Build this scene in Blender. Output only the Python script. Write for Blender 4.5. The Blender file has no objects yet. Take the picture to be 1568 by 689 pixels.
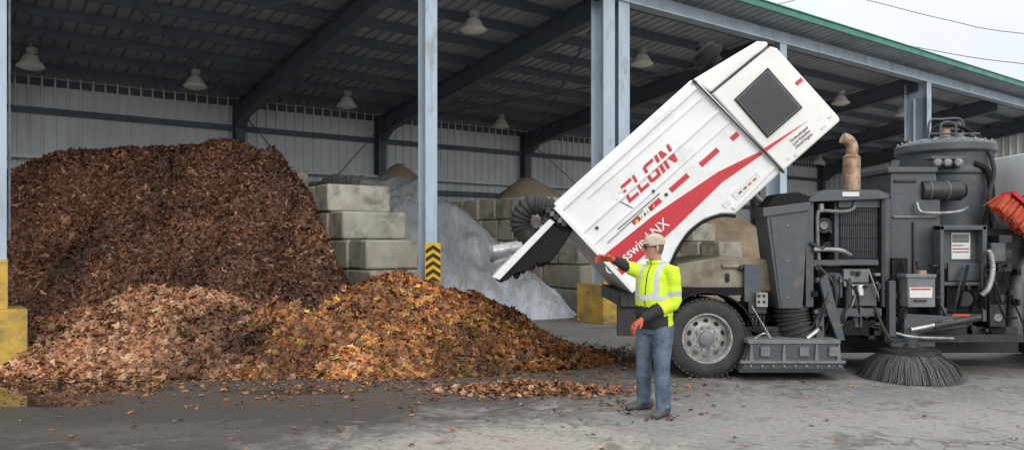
import bpy, bmesh, math, random
import numpy as np
from mathutils import Vector, Matrix
from mathutils.bvhtree import BVHTree
random.seed(7); rng=np.random.default_rng(5)
F=1184.0; H0=1.69
def P(px,py,Y): return Vector(((px-784)*Y/F, Y, H0-(py-375)*Y/F))
scene=bpy.context.scene
col=scene.collection
# ---------------------------------------------------------------- materials
def newmat(name):
    m=bpy.data.materials.new(name); m.use_nodes=True
    nt=m.node_tree; b=nt.nodes['Principled BSDF']; return m,nt,b
def N(nt,t,**k):
    n=nt.nodes.new(t)
    for a,v in k.items():
        if a in n.inputs: n.inputs[a].default_value=v
        else: setattr(n,a,v)
    return n
def mixc(nt,f,a,b,blend='MIX'):
    n=nt.nodes.new('ShaderNodeMix'); n.data_type='RGBA'; n.blend_type=blend
    for s,v in ((0,f),(6,a),(7,b)):
        if hasattr(v,'links'): nt.links.new(v,n.inputs[s])
        elif s==0: n.inputs[0].default_value=v
        else: n.inputs[s].default_value=(*v,1)
    return n.outputs[2]
def math_(nt,op,a,b=0.0,c=None,clamp=False):
    n=nt.nodes.new('ShaderNodeMath'); n.operation=op; n.use_clamp=clamp
    for i,v in enumerate((a,b,c)):
        if v is None: continue
        if hasattr(v,'links'): nt.links.new(v,n.inputs[i])
        else: n.inputs[i].default_value=v
    return n.outputs[0]
def noise_(nt,scale,detail=4,rough=.6,coord=None,dist=0):
    n=N(nt,'ShaderNodeTexNoise'); n.inputs['Scale'].default_value=scale
    n.inputs['Detail'].default_value=min(detail,4); n.inputs['Roughness'].default_value=rough
    n.inputs['Distortion'].default_value=dist
    if coord is not None: nt.links.new(coord,n.inputs['Vector'])
    return n.outputs[0]
def mapr(nt,v,a,b,c=0.,d=1.):
    n=N(nt,'ShaderNodeMapRange'); nt.links.new(v,n.inputs[0])
    for i,x in zip((1,2,3,4),(a,b,c,d)): n.inputs[i].default_value=x
    return n.outputs[0]
def bump_(nt,b,h,strength,dist=.02):
    n=N(nt,'ShaderNodeBump'); n.inputs['Strength'].default_value=strength; n.inputs['Distance'].default_value=dist
    nt.links.new(h,n.inputs['Height']); nt.links.new(n.outputs[0],b.inputs['Normal'])
def mat(name,c1,c2=None,scale=3,rough=.6,metal=0,bump=0,bscale=40,lo=.35,hi=.65,dirt=None,dscale=1.2,dlo=.5,dhi=.75,spec=.5,stretch=None,zdirt=None):
    m,nt,b=newmat(name)
    tc=N(nt,'ShaderNodeTexCoord').outputs['Object']
    co=tc
    if stretch:
        mp=N(nt,'ShaderNodeMapping'); mp.inputs['Scale'].default_value=stretch; nt.links.new(tc,mp.inputs[0]); co=mp.outputs[0]
    if c2 is None: c2=tuple(x*.8 for x in c1)
    nz=noise_(nt,scale,3,.65,co)
    out=mixc(nt,mapr(nt,nz,lo,hi),c1,c2)
    if dirt:
        out=mixc(nt,mapr(nt,noise_(nt,dscale,4,.7,co),dlo,dhi),out,dirt)
    if zdirt:
        sp=N(nt,'ShaderNodeSeparateXYZ'); nt.links.new(tc,sp.inputs[0])
        zz=math_(nt,'ADD',sp.outputs[2],mapr(nt,nz,0,1,-.25,.25))
        out=mixc(nt,mapr(nt,zz,zdirt[0],zdirt[1],zdirt[3],0),out,zdirt[2])
    nt.links.new(out,b.inputs['Base Color'])
    nt.links.new(mapr(nt,nz,.3,.7,max(rough-.12,.03),min(rough+.12,1)),b.inputs['Roughness'])
    b.inputs['Metallic'].default_value=metal; b.inputs['Specular IOR Level'].default_value=spec
    if bump: bump_(nt,b,noise_(nt,bscale,3,.65,co),bump)
    return m
M={}
M['white']=mat('white_paint',(.80,.81,.82),(.73,.73,.72),1.5,.35,dirt=(.48,.45,.40),dscale=2.2,dlo=.57,dhi=.9)
M['white2']=mat('white_fibreglass',(.80,.79,.75),(.73,.71,.67),1.2,.3,dirt=(.5,.46,.40),dscale=2.5,dlo=.58,dhi=.95)
M['red']=mat('red_vinyl',(.55,.02,.035),(.47,.02,.03),4,.4)
M['textwhite']=mat('white_vinyl',(.8,.8,.8),None,4,.4)
M['smalltext']=mat('grey_vinyl',(.16,.10,.10),None,4,.5)
M['pitch']=mat('wet_black_rubber',(.007,.007,.008),(.014,.013,.012),8,.7,bump=.4,bscale=20,spec=.25)
M['black']=mat('black_steel',(.018,.019,.021),(.035,.033,.031),6,.5,dirt=(.085,.072,.06),dscale=5,dlo=.55,dhi=.9)
M['rubber']=mat('rubber',(.022,.022,.023),(.04,.038,.036),9,.75,dirt=(.10,.087,.075),dscale=5,dlo=.52,dhi=.88,bump=.2)
M['gray']=mat('machine_gray_paint',(.080,.092,.105),(.056,.064,.074),4,.42,dirt=(.17,.15,.12),dscale=4,dlo=.52,dhi=.84)
M['gray2']=mat('light_gray_paint',(.19,.20,.21),(.13,.14,.14),5,.5,dirt=(.12,.10,.08),dscale=5,dlo=.5,dhi=.8)
M['steel']=mat('zinc_steel',(.48,.48,.47),(.28,.27,.26),9,.35,.7,dirt=(.18,.13,.09),dscale=6)
M['rim']=mat('wheel_rim_paint',(.44,.44,.43),(.28,.27,.26),8,.5,.3,dirt=(.12,.10,.085),dscale=9,dlo=.45,dhi=.8)
M['tan']=mat('rusty_heat_metal',(.52,.38,.26),(.24,.13,.08),9,.6,.2,bump=.3)
M['beige']=mat('aged_plastic_tank',(.32,.29,.21),(.21,.18,.12),3,.5,dirt=(.09,.075,.05),dscale=2.5,dlo=.45,dhi=.75)
M['orange']=mat('orange_plastic',(.62,.10,.04),(.5,.07,.03),9,.55)
M['label']=mat('paper_label',(.72,.72,.70),(.6,.6,.58),30,.5)
M['yellow']=mat('yellow_paint',(.60,.38,.06),(.44,.28,.05),4,.6,dirt=(.15,.13,.10),dscale=3,dlo=.48,dhi=.7,bump=.3)
M['blackpaint']=mat('black_paint',(.025,.025,.025),None,6,.6)
M['colblue']=mat('blue_gray_column_paint',(.43,.51,.59),(.36,.43,.50),2.5,.5,dirt=(.19,.17,.14),dscale=3,dlo=.54,dhi=.82,stretch=(1,1,.35))
M['frame']=mat('dark_frame_paint',(.12,.14,.17),(.09,.105,.13),2,.55)
M['deck']=mat('roof_deck_metal',(.44,.47,.51),(.32,.35,.39),1.2,.5)
M['green']=mat('green_trim',(.06,.24,.19),(.05,.19,.15),2,.45)
M['panel']=mat('white_wall_panel',(.80,.83,.85),(.72,.74,.75),.8,.5,dirt=(.46,.45,.42),dscale=.8,dlo=.55,dhi=.9,stretch=(1,1,.3),zdirt=(2.0,4.0,(.34,.32,.28),.6))
M['concrete']=mat('concrete_block',(.52,.49,.42),(.38,.355,.29),2,.9,dirt=(.15,.135,.10),dscale=1.7,dlo=.5,dhi=.70,bump=.6,bscale=20,zdirt=(.2,2.6,(.17,.15,.115),.65))
M['lampglass']=mat('lamp_refractor',(.84,.82,.76),(.74,.72,.66),14,.3)
M['lamphouse']=mat('lamp_housing',(.50,.50,.47),None,5,.5)
M['hazyellow']=mat('sign_yellow',(.80,.47,.02),None,4,.4)
M['bristle']=mat('bristle',(.05,.052,.055),(.11,.11,.11),30,.6)
M['mesh']=mat('black_grille',(.014,.014,.016),(.03,.03,.032),25,.35)
M['alum']=mat('ribbed_aluminium',(.16,.165,.17),(.10,.10,.10),8,.45,.4)
# ---------------------------------------------------------------- mesh accumulator
class Acc:
    def __init__(s): s.v=[];s.f=[];s.m=[];s.names=[]
    def mi(s,m):
        if m not in s.names: s.names.append(m)
        return s.names.index(m)
    def add(s,v,f,m):
        o=len(s.v); s.v+= [tuple(x) for x in v]; k=s.mi(m)
        for q in f: s.f.append(tuple(i+o for i in q)); s.m.append(k)
    def prism(s,pts,Y0,Y1,m,ref=None):
        ref=ref or Y0
        a=[P(x,y,ref) for x,y in pts]; n=len(a)
        v=[(p.x,Y0,p.z) for p in a]+[(p.x,Y1,p.z) for p in a]
        f=[tuple(range(n)),tuple(range(2*n-1,n-1,-1))]+[(i+n,(i+1)%n+n,(i+1)%n,i) for i in range(n)]
        s.add(v,f,m)
    def B(s,x0,y0,x1,y1,Y0,Y1,m): s.prism([(x0,y1),(x1,y1),(x1,y0),(x0,y0)],Y0,Y1,m)
    def obox(s,c,ax,ay,az,m):
        c=Vector(c);ax=Vector(ax);ay=Vector(ay);az=Vector(az)
        v=[c+ax*i+ay*j+az*k for k in(-1,1) for j in(-1,1) for i in(-1,1)]
        s.add(v,[(0,2,3,1),(4,5,7,6),(0,1,5,4),(2,6,7,3),(0,4,6,2),(1,3,7,5)],m)
    def beam(s,p,q,w,h,m,up=(0,0,1)):
        p=Vector(p);q=Vector(q);d=(q-p); L=d.length; d.normalize()
        sd=d.cross(Vector(up))
        if sd.length<1e-4: sd=Vector((1,0,0))
        sd.normalize(); u=sd.cross(d).normalized()
        s.obox((p+q)/2,sd*w/2,d*L/2,u*h/2,m)
    def ibeam(s,p,q,w,h,m,up=(0,0,1),t=.02,tw=.012):
        p=Vector(p);q=Vector(q);d=(q-p).normalized()
        sd=d.cross(Vector(up)).normalized(); u=sd.cross(d).normalized()
        s.beam(p+u*(h/2-t/2),q+u*(h/2-t/2),w,t,m,up); s.beam(p-u*(h/2-t/2),q-u*(h/2-t/2),w,t,m,up)
        s.beam(p,q,tw,h-2*t-.001,m,up)
    def loft(s,pts,rad,m,seg=14,side=None,cap=True,lat=None):
        pts=[Vector(p) for p in pts]; n=len(pts); v=[];prev=None
        for i,p in enumerate(pts):
            t=(pts[min(i+1,n-1)]-pts[max(i-1,0)]).normalized()
            if side is not None: a=Vector(side)
            elif prev is not None: a=prev
            else: a=Vector((0,0,1)) if abs(t.z)<.9 else Vector((1,0,0))
            a=(a-t*a.dot(t)).normalized(); prev=a; b=t.cross(a)
            r=rad[i] if isinstance(rad,(list,tuple)) else rad
            ra,rb=(r if isinstance(r,(list,tuple)) else (r,r))
            for k in range(seg):
                an=2*math.pi*k/seg
                v.append(p+a*(ra*math.cos(an))+b*(rb*math.sin(an)))
        o=len(s.v); s.v+=[tuple(x) for x in v]
        for i in range(n-1):
            mm=m[i] if isinstance(m,list) else m
            k_=s.mi(mm)
            for k in range(seg):
                s.f.append((o+i*seg+k,o+i*seg+(k+1)%seg,o+(i+1)*seg+(k+1)%seg,o+(i+1)*seg+k)); s.m.append(k_)
        if cap:
            s.f.append(tuple(o+k for k in range(seg-1,-1,-1))); s.m.append(s.mi(m[0] if isinstance(m,list) else m))
            s.f.append(tuple(o+(n-1)*seg+k for k in range(seg))); s.m.append(s.mi(m[-1] if isinstance(m,list) else m))
    def cyl(s,p,q,r,m,seg=20,r2=None): s.loft([p,q],[r,r if r2 is None else r2],m,seg)
    def ell(s,c,r,m,axis=(0,0,1),side=None,n=9,seg=14):
        c=Vector(c);ax=Vector(axis).normalized()
        pts=[];rad=[]
        for i in range(n):
            th=math.pi*i/(n-1)
            if i==0: th=.05
            if i==n-1: th=math.pi-.05
            pts.append(c-ax*(r[2]*math.cos(th))); k=math.sin(th); rad.append((r[0]*k,r[1]*k))
        s.loft(pts,rad,m,seg,side)
    def path(s,ctrl,r,m,seg=10,n=8,rib=0,every=1):
        c=[Vector(x) for x in ctrl]; c=[c[0]*2-c[1]]+c+[c[-1]*2-c[-2]]
        pts=[]
        for i in range(1,len(c)-2):
            for k in range(n):
                t=k/n; a,b,d,e=c[i-1],c[i],c[i+1],c[i+2]
                pts.append(.5*((2*b)+(d-a)*t+(2*a-5*b+4*d-e)*t*t+(3*b-a-3*d+e)*t**3))
        pts.append(c[-2])
        rad=[r*(1+rib*(1 if (i//every)%2 else -1)) for i in range(len(pts))]
        s.loft(pts,rad,m,seg)
    def lathe(s,prof,c,axis,m,seg=40):
        c=Vector(c);ax=Vector(axis).normalized()
        s.loft_raw([c+ax*t for r,t in prof],[r for r,t in prof],ax,m,seg)
    def loft_raw(s,pts,rad,ax,m,seg):
        a=Vector((0,0,1)) if abs(ax.z)<.9 else Vector((1,0,0)); a=(a-ax*a.dot(ax)).normalized(); b=ax.cross(a)
        o=len(s.v)
        for p,r in zip(pts,rad):
            for k in range(seg):
                an=2*math.pi*k/seg; s.v.append(tuple(p+a*r*math.cos(an)+b*r*math.sin(an)))
        for i in range(len(pts)-1):
            kk=s.mi(m[i] if isinstance(m,list) else m)
            for k in range(seg):
                s.f.append((o+i*seg+k,o+i*seg+(k+1)%seg,o+(i+1)*seg+(k+1)%seg,o+(i+1)*seg+k)); s.m.append(kk)
    def mesh(s,name):
        me=bpy.data.meshes.new(name); me.from_pydata(s.v,[],s.f)
        me.polygons.foreach_set('material_index',s.m)
        for n in s.names: me.materials.append(M[n])
        return me
    def build(s,name,parent=None,bevel=0,angle=35,recalc=True,seg=2):
        me=s.mesh(name)
        if recalc:
            bm=bmesh.new(); bm.from_mesh(me); bmesh.ops.recalc_face_normals(bm,faces=bm.faces); bm.to_mesh(me); bm.free()
        me.polygons.foreach_set('use_smooth',[True]*len(me.polygons))
        me.set_sharp_from_angle(angle=math.radians(angle))
        ob=bpy.data.objects.new(name,me); col.objects.link(ob)
        if bevel:
            b=ob.modifiers.new('bevel','BEVEL'); b.width=bevel; b.segments=seg; b.limit_method='ANGLE'; b.angle_limit=math.radians(50)
        if parent: 
            ob.parent=parent; ob.matrix_parent_inverse=Matrix.Translation(parent.location).inverted()
        return ob
def root(name,loc):
    e=bpy.data.objects.new(name,None); e.location=loc; e.empty_display_size=.3; col.objects.link(e); return e
# ---------------------------------------------------------------- numpy noise
tab=rng.random((256,256))
def vn(x,y):
    xi=np.floor(x).astype(int); yi=np.floor(y).astype(int); fx=x-xi; fy=y-yi
    fx=fx*fx*(3-2*fx); fy=fy*fy*(3-2*fy)
    g=lambda a,b: tab[a%256,b%256]
    return (g(xi,yi)*(1-fx)+g(xi+1,yi)*fx)*(1-fy)+(g(xi,yi+1)*(1-fx)+g(xi+1,yi+1)*fx)*fy
def fbm(x,y,o=4,s=1.0):
    r=0;a=1;t=0
    for i in range(o):
        r=r+a*(vn(x*s+17.3*i,y*s+9.1*i)-.5); t+=a; a*=.5; s*=2.03
    return r/t
def hfield(name,x0,x1,y0,y1,res,func,m,parent=None):
    xs=np.arange(x0,x1+1e-6,res); ys=np.arange(y0,y1+1e-6,res)
    X,Y=np.meshgrid(xs,ys); Z=func(X,Y); nx=len(xs);ny=len(ys)
    co=np.stack([X.ravel(),Y.ravel(),Z.ravel()],1)
    i=np.arange(nx*ny).reshape(ny,nx)
    q=np.stack([i[:-1,:-1].ravel(),i[:-1,1:].ravel(),i[1:,1:].ravel(),i[1:,:-1].ravel()],1)
    zz=Z.ravel()[q].max(1); q=q[zz>-.04]
    me=bpy.data.meshes.new(name); me.from_pydata(co.tolist(),[],q.tolist())
    me.polygons.foreach_set('use_smooth',[True]*len(me.polygons)); me.materials.append(m)
    ob=bpy.data.objects.new(name,me); col.objects.link(ob)
    if parent: ob.parent=parent; ob.matrix_parent_inverse=Matrix.Translation(parent.location).inverted()
    return ob
def smax(a,b,k=.15):
    h=np.clip(.5+.5*(a-b)/k,0,1); return b*(1-h)+a*h+k*h*(1-h)
def smin(a,b,k=.3): return -smax(-a,-b,k)
# ---------------------------------------------------------------- ground
def ground():
    m,nt,b=newmat('worn_asphalt_yard')
    tc=N(nt,'ShaderNodeTexCoord').outputs['Object']
    big=noise_(nt,.35,4,.65,tc,.4); med=noise_(nt,1.7,4,.75,tc,.5); fine=noise_(nt,15,4,.8,tc); grit=noise_(nt,75,1,.7,tc)
    def blob(cx,cy,rx,ry,amp=.7,lo=.8,hi=1.15,src=None):
        mp=N(nt,'ShaderNodeMapping'); mp.vector_type='POINT'
        mp.inputs['Scale'].default_value=(1/rx,1/ry,0); mp.inputs['Location'].default_value=(-cx/rx,-cy/ry,0)
        nt.links.new(tc,mp.inputs[0])
        ln=N(nt,'ShaderNodeVectorMath'); ln.operation='LENGTH'; nt.links.new(mp.outputs[0],ln.inputs[0])
        d=math_(nt,'ADD',ln.outputs['Value'],math_(nt,'MULTIPLY',math_(nt,'SUBTRACT',src or med,.5),amp*2))
        return mapr(nt,d,lo,hi,1,0)
    c=mixc(nt,mapr(nt,big,.4,.6),(.235,.222,.205),(.185,.175,.162))
    c=mixc(nt,mapr(nt,med,.45,.6),c,(.275,.26,.235))
    dark=blob(-4.6,8.6,5.0,3.0,.6,.75,1.15)
    c=mixc(nt,math_(nt,'MULTIPLY',dark,.92),c,(.058,.047,.040))
    dark2=blob(-1.6,10.3,4.6,2.3,.6,.7,1.2)
    c=mixc(nt,math_(nt,'MULTIPLY',dark2,.78),c,(.095,.076,.062))
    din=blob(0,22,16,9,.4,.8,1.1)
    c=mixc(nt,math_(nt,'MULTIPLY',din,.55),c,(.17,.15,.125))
    light=blob(.0,6.6,1.9,.95,1.3,.5,.9)
    c=mixc(nt,math_(nt,'MULTIPLY',light,.9),c,(.37,.33,.28))
    l2=blob(4.5,7.3,3.6,1.4,1.3,.45,1.0)
    c=mixc(nt,math_(nt,'MULTIPLY',l2,.6),c,(.33,.31,.275))
    l3=blob(-3.2,7.0,1.8,.6,1.4,.35,.9)
    c=mixc(nt,math_(nt,'MULTIPLY',l3,.5),c,(.15,.13,.115))
    st=mapr(nt,noise_(nt,.9,4,.72,tc,1.2),.56,.63)
    c=mixc(nt,math_(nt,'MULTIPLY',st,.6),c,(.075,.065,.058))
    st2=mapr(nt,noise_(nt,3.1,4,.75,tc,1.5),.58,.64)
    c=mixc(nt,math_(nt,'MULTIPLY',st2,.5),c,(.08,.068,.06))
    vo=N(nt,'ShaderNodeTexVoronoi'); vo.feature='DISTANCE_TO_EDGE'; vo.inputs['Scale'].default_value=.55
    wv=N(nt,'ShaderNodeVectorMath'); wv.operation='ADD'
    ns=N(nt,'ShaderNodeTexNoise'); ns.inputs['Scale'].default_value=2.5; ns.inputs['Detail'].default_value=4; nt.links.new(tc,ns.inputs['Vector'])
    sc=N(nt,'ShaderNodeVectorMath'); sc.operation='SCALE'; sc.inputs['Scale'].default_value=.9; nt.links.new(ns.outputs['Color'],sc.inputs[0])
    nt.links.new(tc,wv.inputs[0]); nt.links.new(sc.outputs[0],wv.inputs[1]); nt.links.new(wv.outputs[0],vo.inputs['Vector'])
    cr=math_(nt,'MULTIPLY',mapr(nt,vo.outputs['Distance'],.0,.018,1,0),mapr(nt,big,.42,.55))
    c=mixc(nt,math_(nt,'MULTIPLY',cr,.75),c,(.05,.043,.037))
    c=mixc(nt,mapr(nt,fine,.48,.72,0,.6),c,(.075,.066,.058))
    c=mixc(nt,mapr(nt,grit,.6,.8,0,.5),c,(.40,.375,.335))
    pud=blob(-6.0,9.1,1.9,.75,.45,.93,1.0)
    pud2=blob(-5.3,8.3,1.2,.24,.5,.9,1.0)
    pud3=blob(-2.5,8.9,.9,.22,.7,.75,.95)
    pu=math_(nt,'MAXIMUM',math_(nt,'MAXIMUM',pud,pud2),math_(nt,'MULTIPLY',pud3,.6))
    c=mixc(nt,math_(nt,'MULTIPLY',pu,.8),c,(.035,.025,.017))
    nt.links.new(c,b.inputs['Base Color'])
    r=math_(nt,'SUBTRACT',mapr(nt,fine,.3,.7,.7,.95),math_(nt,'MULTIPLY',dark,.25))
    r=math_(nt,'MULTIPLY',r,math_(nt,'SUBTRACT',1.0,math_(nt,'MULTIPLY',pu,.95)))
    nt.links.new(r,b.inputs['Roughness']); b.inputs['Specular IOR Level'].default_value=.4
    hh=math_(nt,'ADD',math_(nt,'MULTIPLY',fine,.6),math_(nt,'MULTIPLY',grit,.4))
    hh=math_(nt,'MULTIPLY',hh,math_(nt,'SUBTRACT',1.0,pu))
    bump_(nt,b,hh,.6,.016)
    me=bpy.data.meshes.new('ground'); s=400
    me.from_pydata([(-s,-s,0),(s,-s,0),(s,s,0),(-s,s,0)],[],[(0,1,2,3)]); me.materials.append(m)
    ob=bpy.data.objects.new('ground',me); col.objects.link(ob)
ground()
# ---------------------------------------------------------------- shed
O=Vector((2.19,17.2,0)); EX=Vector((.8,.6,0)); EY=Vector((-.6,.8,0))
def W(s,d,z): return O+EX*s+EY*d+Vector((0,0,z))
def roofz(d): return 7.55-.128*d
shed=root('open_front_storage_shed',W(0,0,0))
DB=11.3; S0=-22; S1=27
cols=[-17.9,-11.40,-4.7,0,6.2,14.4]
a=Acc()
for s in cols:
    if s==0:
        for ds in(-.23,.23):
            a.ibeam(W(ds,0,.45),W(ds,0,7.1),.34,.40,'colblue',up=EY)
    elif s>=6:
        a.ibeam(W(s,0,.45),W(s,0,6.6),.30,.45,'colblue',up=EY)
        a.ibeam(W(s,.15,5.2),W(s,.15,7.1),.30,.75,'colblue',up=EY)
    else:
        a.ibeam(W(s,0,.45),W(s,0,7.1),.25,.27,'colblue',up=EY)
        a.cyl(W(s+.16,-.05,1.75),W(s+.16,-.05,7.0),.018,'gray2',8)
a.build('front_columns',shed)
a=Acc()
for s in cols:
    wd=.50 if s==0 else .22
    a.obox(W(s,0,.42),EX*(wd+.12),EY*.42,Vector((0,0,.42)),'yellow')
    for ds in ((-.23,.23) if s==0 else (0,)):
        w_=.18 if s>=0 else .14; dd=.215 if s>=0 else .15
        a.obox(W(s+ds,-dd,1.16),EX*w_,EY*.012,Vector((0,0,.33)),'yellow')
        a.obox(W(s+ds,dd,1.16),EX*w_,EY*.012,Vector((0,0,.33)),'yellow')
a.build('column_bases',shed,bevel=.03)
a=Acc()
s=-4.7
a.obox(W(s,-.185,1.36),EX*.165,EY*.008,Vector((0,0,.36)),'hazyellow')
for k in range(5):
    zz=1.02+k*.145
    for sg in(-1,1):
        v=[]
        for dd in(-.202,-.196):
            for (e,zo) in((.155,-.07),(.155,.0),(0,.09),(0,.02)):
                v.append(W(s+sg*e,dd,min(max(zz+zo,1.01),1.71)))
        a.add(v,[(0,1,2,3),(7,6,5,4),(0,4,5,1),(1,5,6,2),(2,6,7,3),(3,7,4,0)],'blackpaint')
a.build('hazard_chevron_sign',shed)
a=Acc()
for s in cols+[20.7,26.6]:
    a.ibeam(W(s,.15,7.1),W(s,DB-.2,roofz(DB)-.45),.28,.55,'frame')
    a.ibeam(W(s,DB-.25,0),W(s,DB-.25,6.0),.28,.35,'frame',up=EY)
    a.beam(W(s,DB-.5,5.2),W(s,DB-1.4,5.75),.2,.12,'frame')
d=.5
while d<DB:
    a.beam(W(S0,d,roofz(d)-.13),W(S1,d,roofz(d)-.13),.075,.2,'frame'); d+=1.2
a.beam(W(S0,DB-.12,5.2),W(S1,DB-.12,5.2),.12,.16,'frame')
a.beam(W(S0,DB-.12,3.55),W(S1,DB-.12,3.55),.12,.16,'frame')
for (s1,s2) in((-11.4,-4.7),(0,6.2)):
    a.beam(W(s1,.4,6.85),W(s2,DB-.8,5.7),.05,.05,'frame'); a.beam(W(s2,.4,6.87),W(s1,DB-.8,5.72),.05,.05,'frame')
a.build('roof_frame',shed)
a=Acc()
a.beam(W(S0,-.02,7.28),W(S1-.3,-.02,7.28),.14,.34,'colblue')
a.beam(W(S0,-.1,7.10),W(S1-.3,-.1,7.10),.3,.03,'colblue')
a.build('header_beam',shed)
a=Acc()
a.beam(W(S0,DB-.3,3.98),W(S1,DB-.3,3.98),.09,.09,'panel')
for s in np.arange(-20,26,3.1): a.beam(W(s,DB-.3,3.98),W(s,DB-.05,3.98),.05,.05,'panel')
for (s1,s2) in((-4.7,0),(6.2,14.4)):
    a.cyl(W(s1,DB-.4,.5),W(s2,DB-.4,5.7),.018,'frame',6); a.cyl(W(s2,DB-.4,.5),W(s1,DB-.4,5.7),.018,'frame',6)
a.build('wall_pipe_and_bracing',shed)
prof=[(0,0),(.2,0),(.22,.04),(.265,.04),(.285,0)]
def ribpts(L,k=1.0):
    pts=[];x=0
    while x<L:
        for dx,o in prof:
            if x+dx<=L: pts.append((x+dx,o*k))
        x+=.3
    return pts
def ribs(pairs,m,name):
    v=[]
    for p,q in pairs: v+=[p,q]
    a=Acc(); a.add(v,[(2*i,2*i+2,2*i+3,2*i+1) for i in range(len(pairs)-1)],m); return a.build(name,shed,recalc=False,angle=20)
ribs([(W(S0+x,DB-o,0),W(S0+x,DB-o,6.19)) for x,o in ribpts(S1-S0)],'panel','back_wall_panels')
ribs([(W(S1-o,x,0),W(S1-o,x,roofz(x)+.06)) for x,o in ribpts(DB)],'panel','end_wall_panels')
ribs([(W(S0+x,-.75,roofz(-.75)+o+.005),W(S0+x,DB+.2,roofz(DB+.2)+o+.005)) for x,o in ribpts(S1-S0+.5,1.3)],'deck','roof_deck')
a=Acc()
a.beam(W(S0,-.80,roofz(-.8)+.0),W(S1+.5,-.80,roofz(-.8)+.0),.07,.16,'green')
a.beam(W(S0,-.80,roofz(-.8)+.095),W(S1+.5,-.80,roofz(-.8)+.095),.14,.025,'green')
a.build('green_eave_trim',shed)
def lamp(px,py,zc):
    Y=(zc-H0)*F/(375-py); c=P(px,py,Y)
    rel=c-O; d=rel.dot(EY); zr=roofz(d)-.1
    a=Acc()
    prof=[(.0,.27),(.07,.27),(.10,.25),(.10,.12),(.07,.10),(.07,.08)]
    a.lathe(prof,c,(0,0,1),'lamphouse',20)
    prof=[(.07,.085),(.14,.06),(.19,-.02),(.25,-.12),(.295,-.17),(.30,-.20),(.26,-.22),(.14,-.26),(.0,-.27)]
    a.lathe(prof,c,(0,0,1),'lampglass',24)
    a.cyl(c+Vector((0,0,.27)),Vector((c.x,c.y,max(zr,c.z+.30))),.018,'lamphouse',8)
    a.obox(c+Vector((.1,0,.18)),(.04,0,0),(0,.05,0),(0,0,.06),'lamphouse')
    a.build('hanging_bay_lamp')
for l in((47,90,6.0),(299,122,6.0),(531,153,6.0),(767,186,6.0),(1253,243,5.9),(725,34,6.8),(983,88,6.75),(1287,150,6.7),(1383,168,6.7),(1465,188,6.6)): lamp(*l)
# ---------------------------------------------------------------- block walls
def blockwall(name,s0,rows,dback,wid,extra=()):
    a=Acc(); rt=root(name,W(s0,rows[0],0))
    n=len(rows)
    for k,d0 in enumerate(rows):
        z0=(n-1-k)*.6; d=d0+random.uniform(-.08,.08)*(k>0); L=.76 if k%2 else .80
        while d<dback:
            js=random.uniform(-.05,.05); jd=random.uniform(-.01,.01)
            yaw=random.uniform(-.03,.03)
            ex=(EX+EY*yaw).normalized(); ey=(EY-EX*yaw).normalized()
            a.obox(W(s0+wid/2+js,d+L/2+jd,z0+.3),ex*(wid/2-.01),ey*(L/2-.012),Vector((0,0,.292)),'concrete')
            d+=L
    for (s,d,z) in extra: a.obox(W(s,d,z),EX*.6,EY*.36,Vector((0,0,.29)),'concrete')
    a.build('blocks',rt,bevel=.045,seg=2)
    return rt
blockwall('concrete_block_wall',-5.33,[2.98,2.4,1.35,.95,.6],9.5,1.5,extra=((-4.9,7.0,3.3),))
blockwall('concrete_block_wall',.6,[3.7,3.0,1.7,1.6,1.6],10,1.2)
blockwall('concrete_block_wall',7.6,[4,3,2,2],10,1.2)
# ---------------------------------------------------------------- material heaps
def sd(X,Y):
    rx=X-O.x; ry=Y-O.y; return rx*EX.x+ry*EX.y, rx*EY.x+ry*EY.y
def tarp(X,Y):
    s,d=sd(X,Y)
    h=smin(smin(1.12*(d-1.35+fbm(X,Y,3,.9)*.8),3.30+0*d,.7),1.25*(.45-s+fbm(X+4,Y,3,.7)*.5),.6)
    g=np.clip(h*1.5,0.0,1)
    h=h+fbm(X,Y,4,.9)*.25*np.clip(h,0,1)
    fs=s+fbm(X,Y,3,.8)*1.0
    h=h+.05*(1-np.abs(np.sin(fs*2.6)))**2*1.6*g+ .032*(1-np.abs(np.sin(fs*6.7+fbm(X+9,Y,3,1)*5)))**3*2*g
    fd=d+fbm(X+20,Y,3,.9)*1.5
    h=h+.03*(1-np.abs(np.sin(fd*3.1)))**3*2*g
    h=h+fbm(X,Y,2,4)*.04+.03*(h>-.05)
    return np.where((s<-3.9)|(d>10.5),-.1,np.maximum(h,-.1))
def tarpmat():
    m,nt,b=newmat('silver_tarp')
    tc=N(nt,'ShaderNodeTexCoord').outputs['Object']
    sp=N(nt,'ShaderNodeSeparateXYZ'); nt.links.new(tc,sp.inputs[0])
    mp=N(nt,'ShaderNodeMapping'); mp.inputs['Rotation'].default_value=(0,0,math.radians(-37)); mp.inputs['Scale'].default_value=(1.8,.22,.5); nt.links.new(tc,mp.inputs[0])
    st=noise_(nt,2.5,4,.7,mp.outputs[0],.5)
    zz=math_(nt,'ADD',sp.outputs[2],mapr(nt,st,0,1,-.9,.9))
    c=mixc(nt,mapr(nt,zz,.1,1.1),(.50,.54,.58),(.20,.212,.22))
    c=mixc(nt,mapr(nt,st,.48,.62,0,.5),c,(.30,.31,.32))
    c=mixc(nt,mapr(nt,noise_(nt,3,4,.75,tc,.5),.54,.70,0,.6),c,(.12,.11,.095))
    nt.links.new(c,b.inputs['Base Color']); b.inputs['Roughness'].default_value=.33
    bump_(nt,b,st,.7,.12)
    return m
hfield('tarp_covered_heap',-7,4,16,27,.045,tarp,tarpmat())
M['soil']=mat('brown_gravel',(.36,.28,.19),(.24,.18,.125),2,.95,bump=.9,bscale=12,dirt=(.40,.36,.30),dscale=1)
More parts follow.
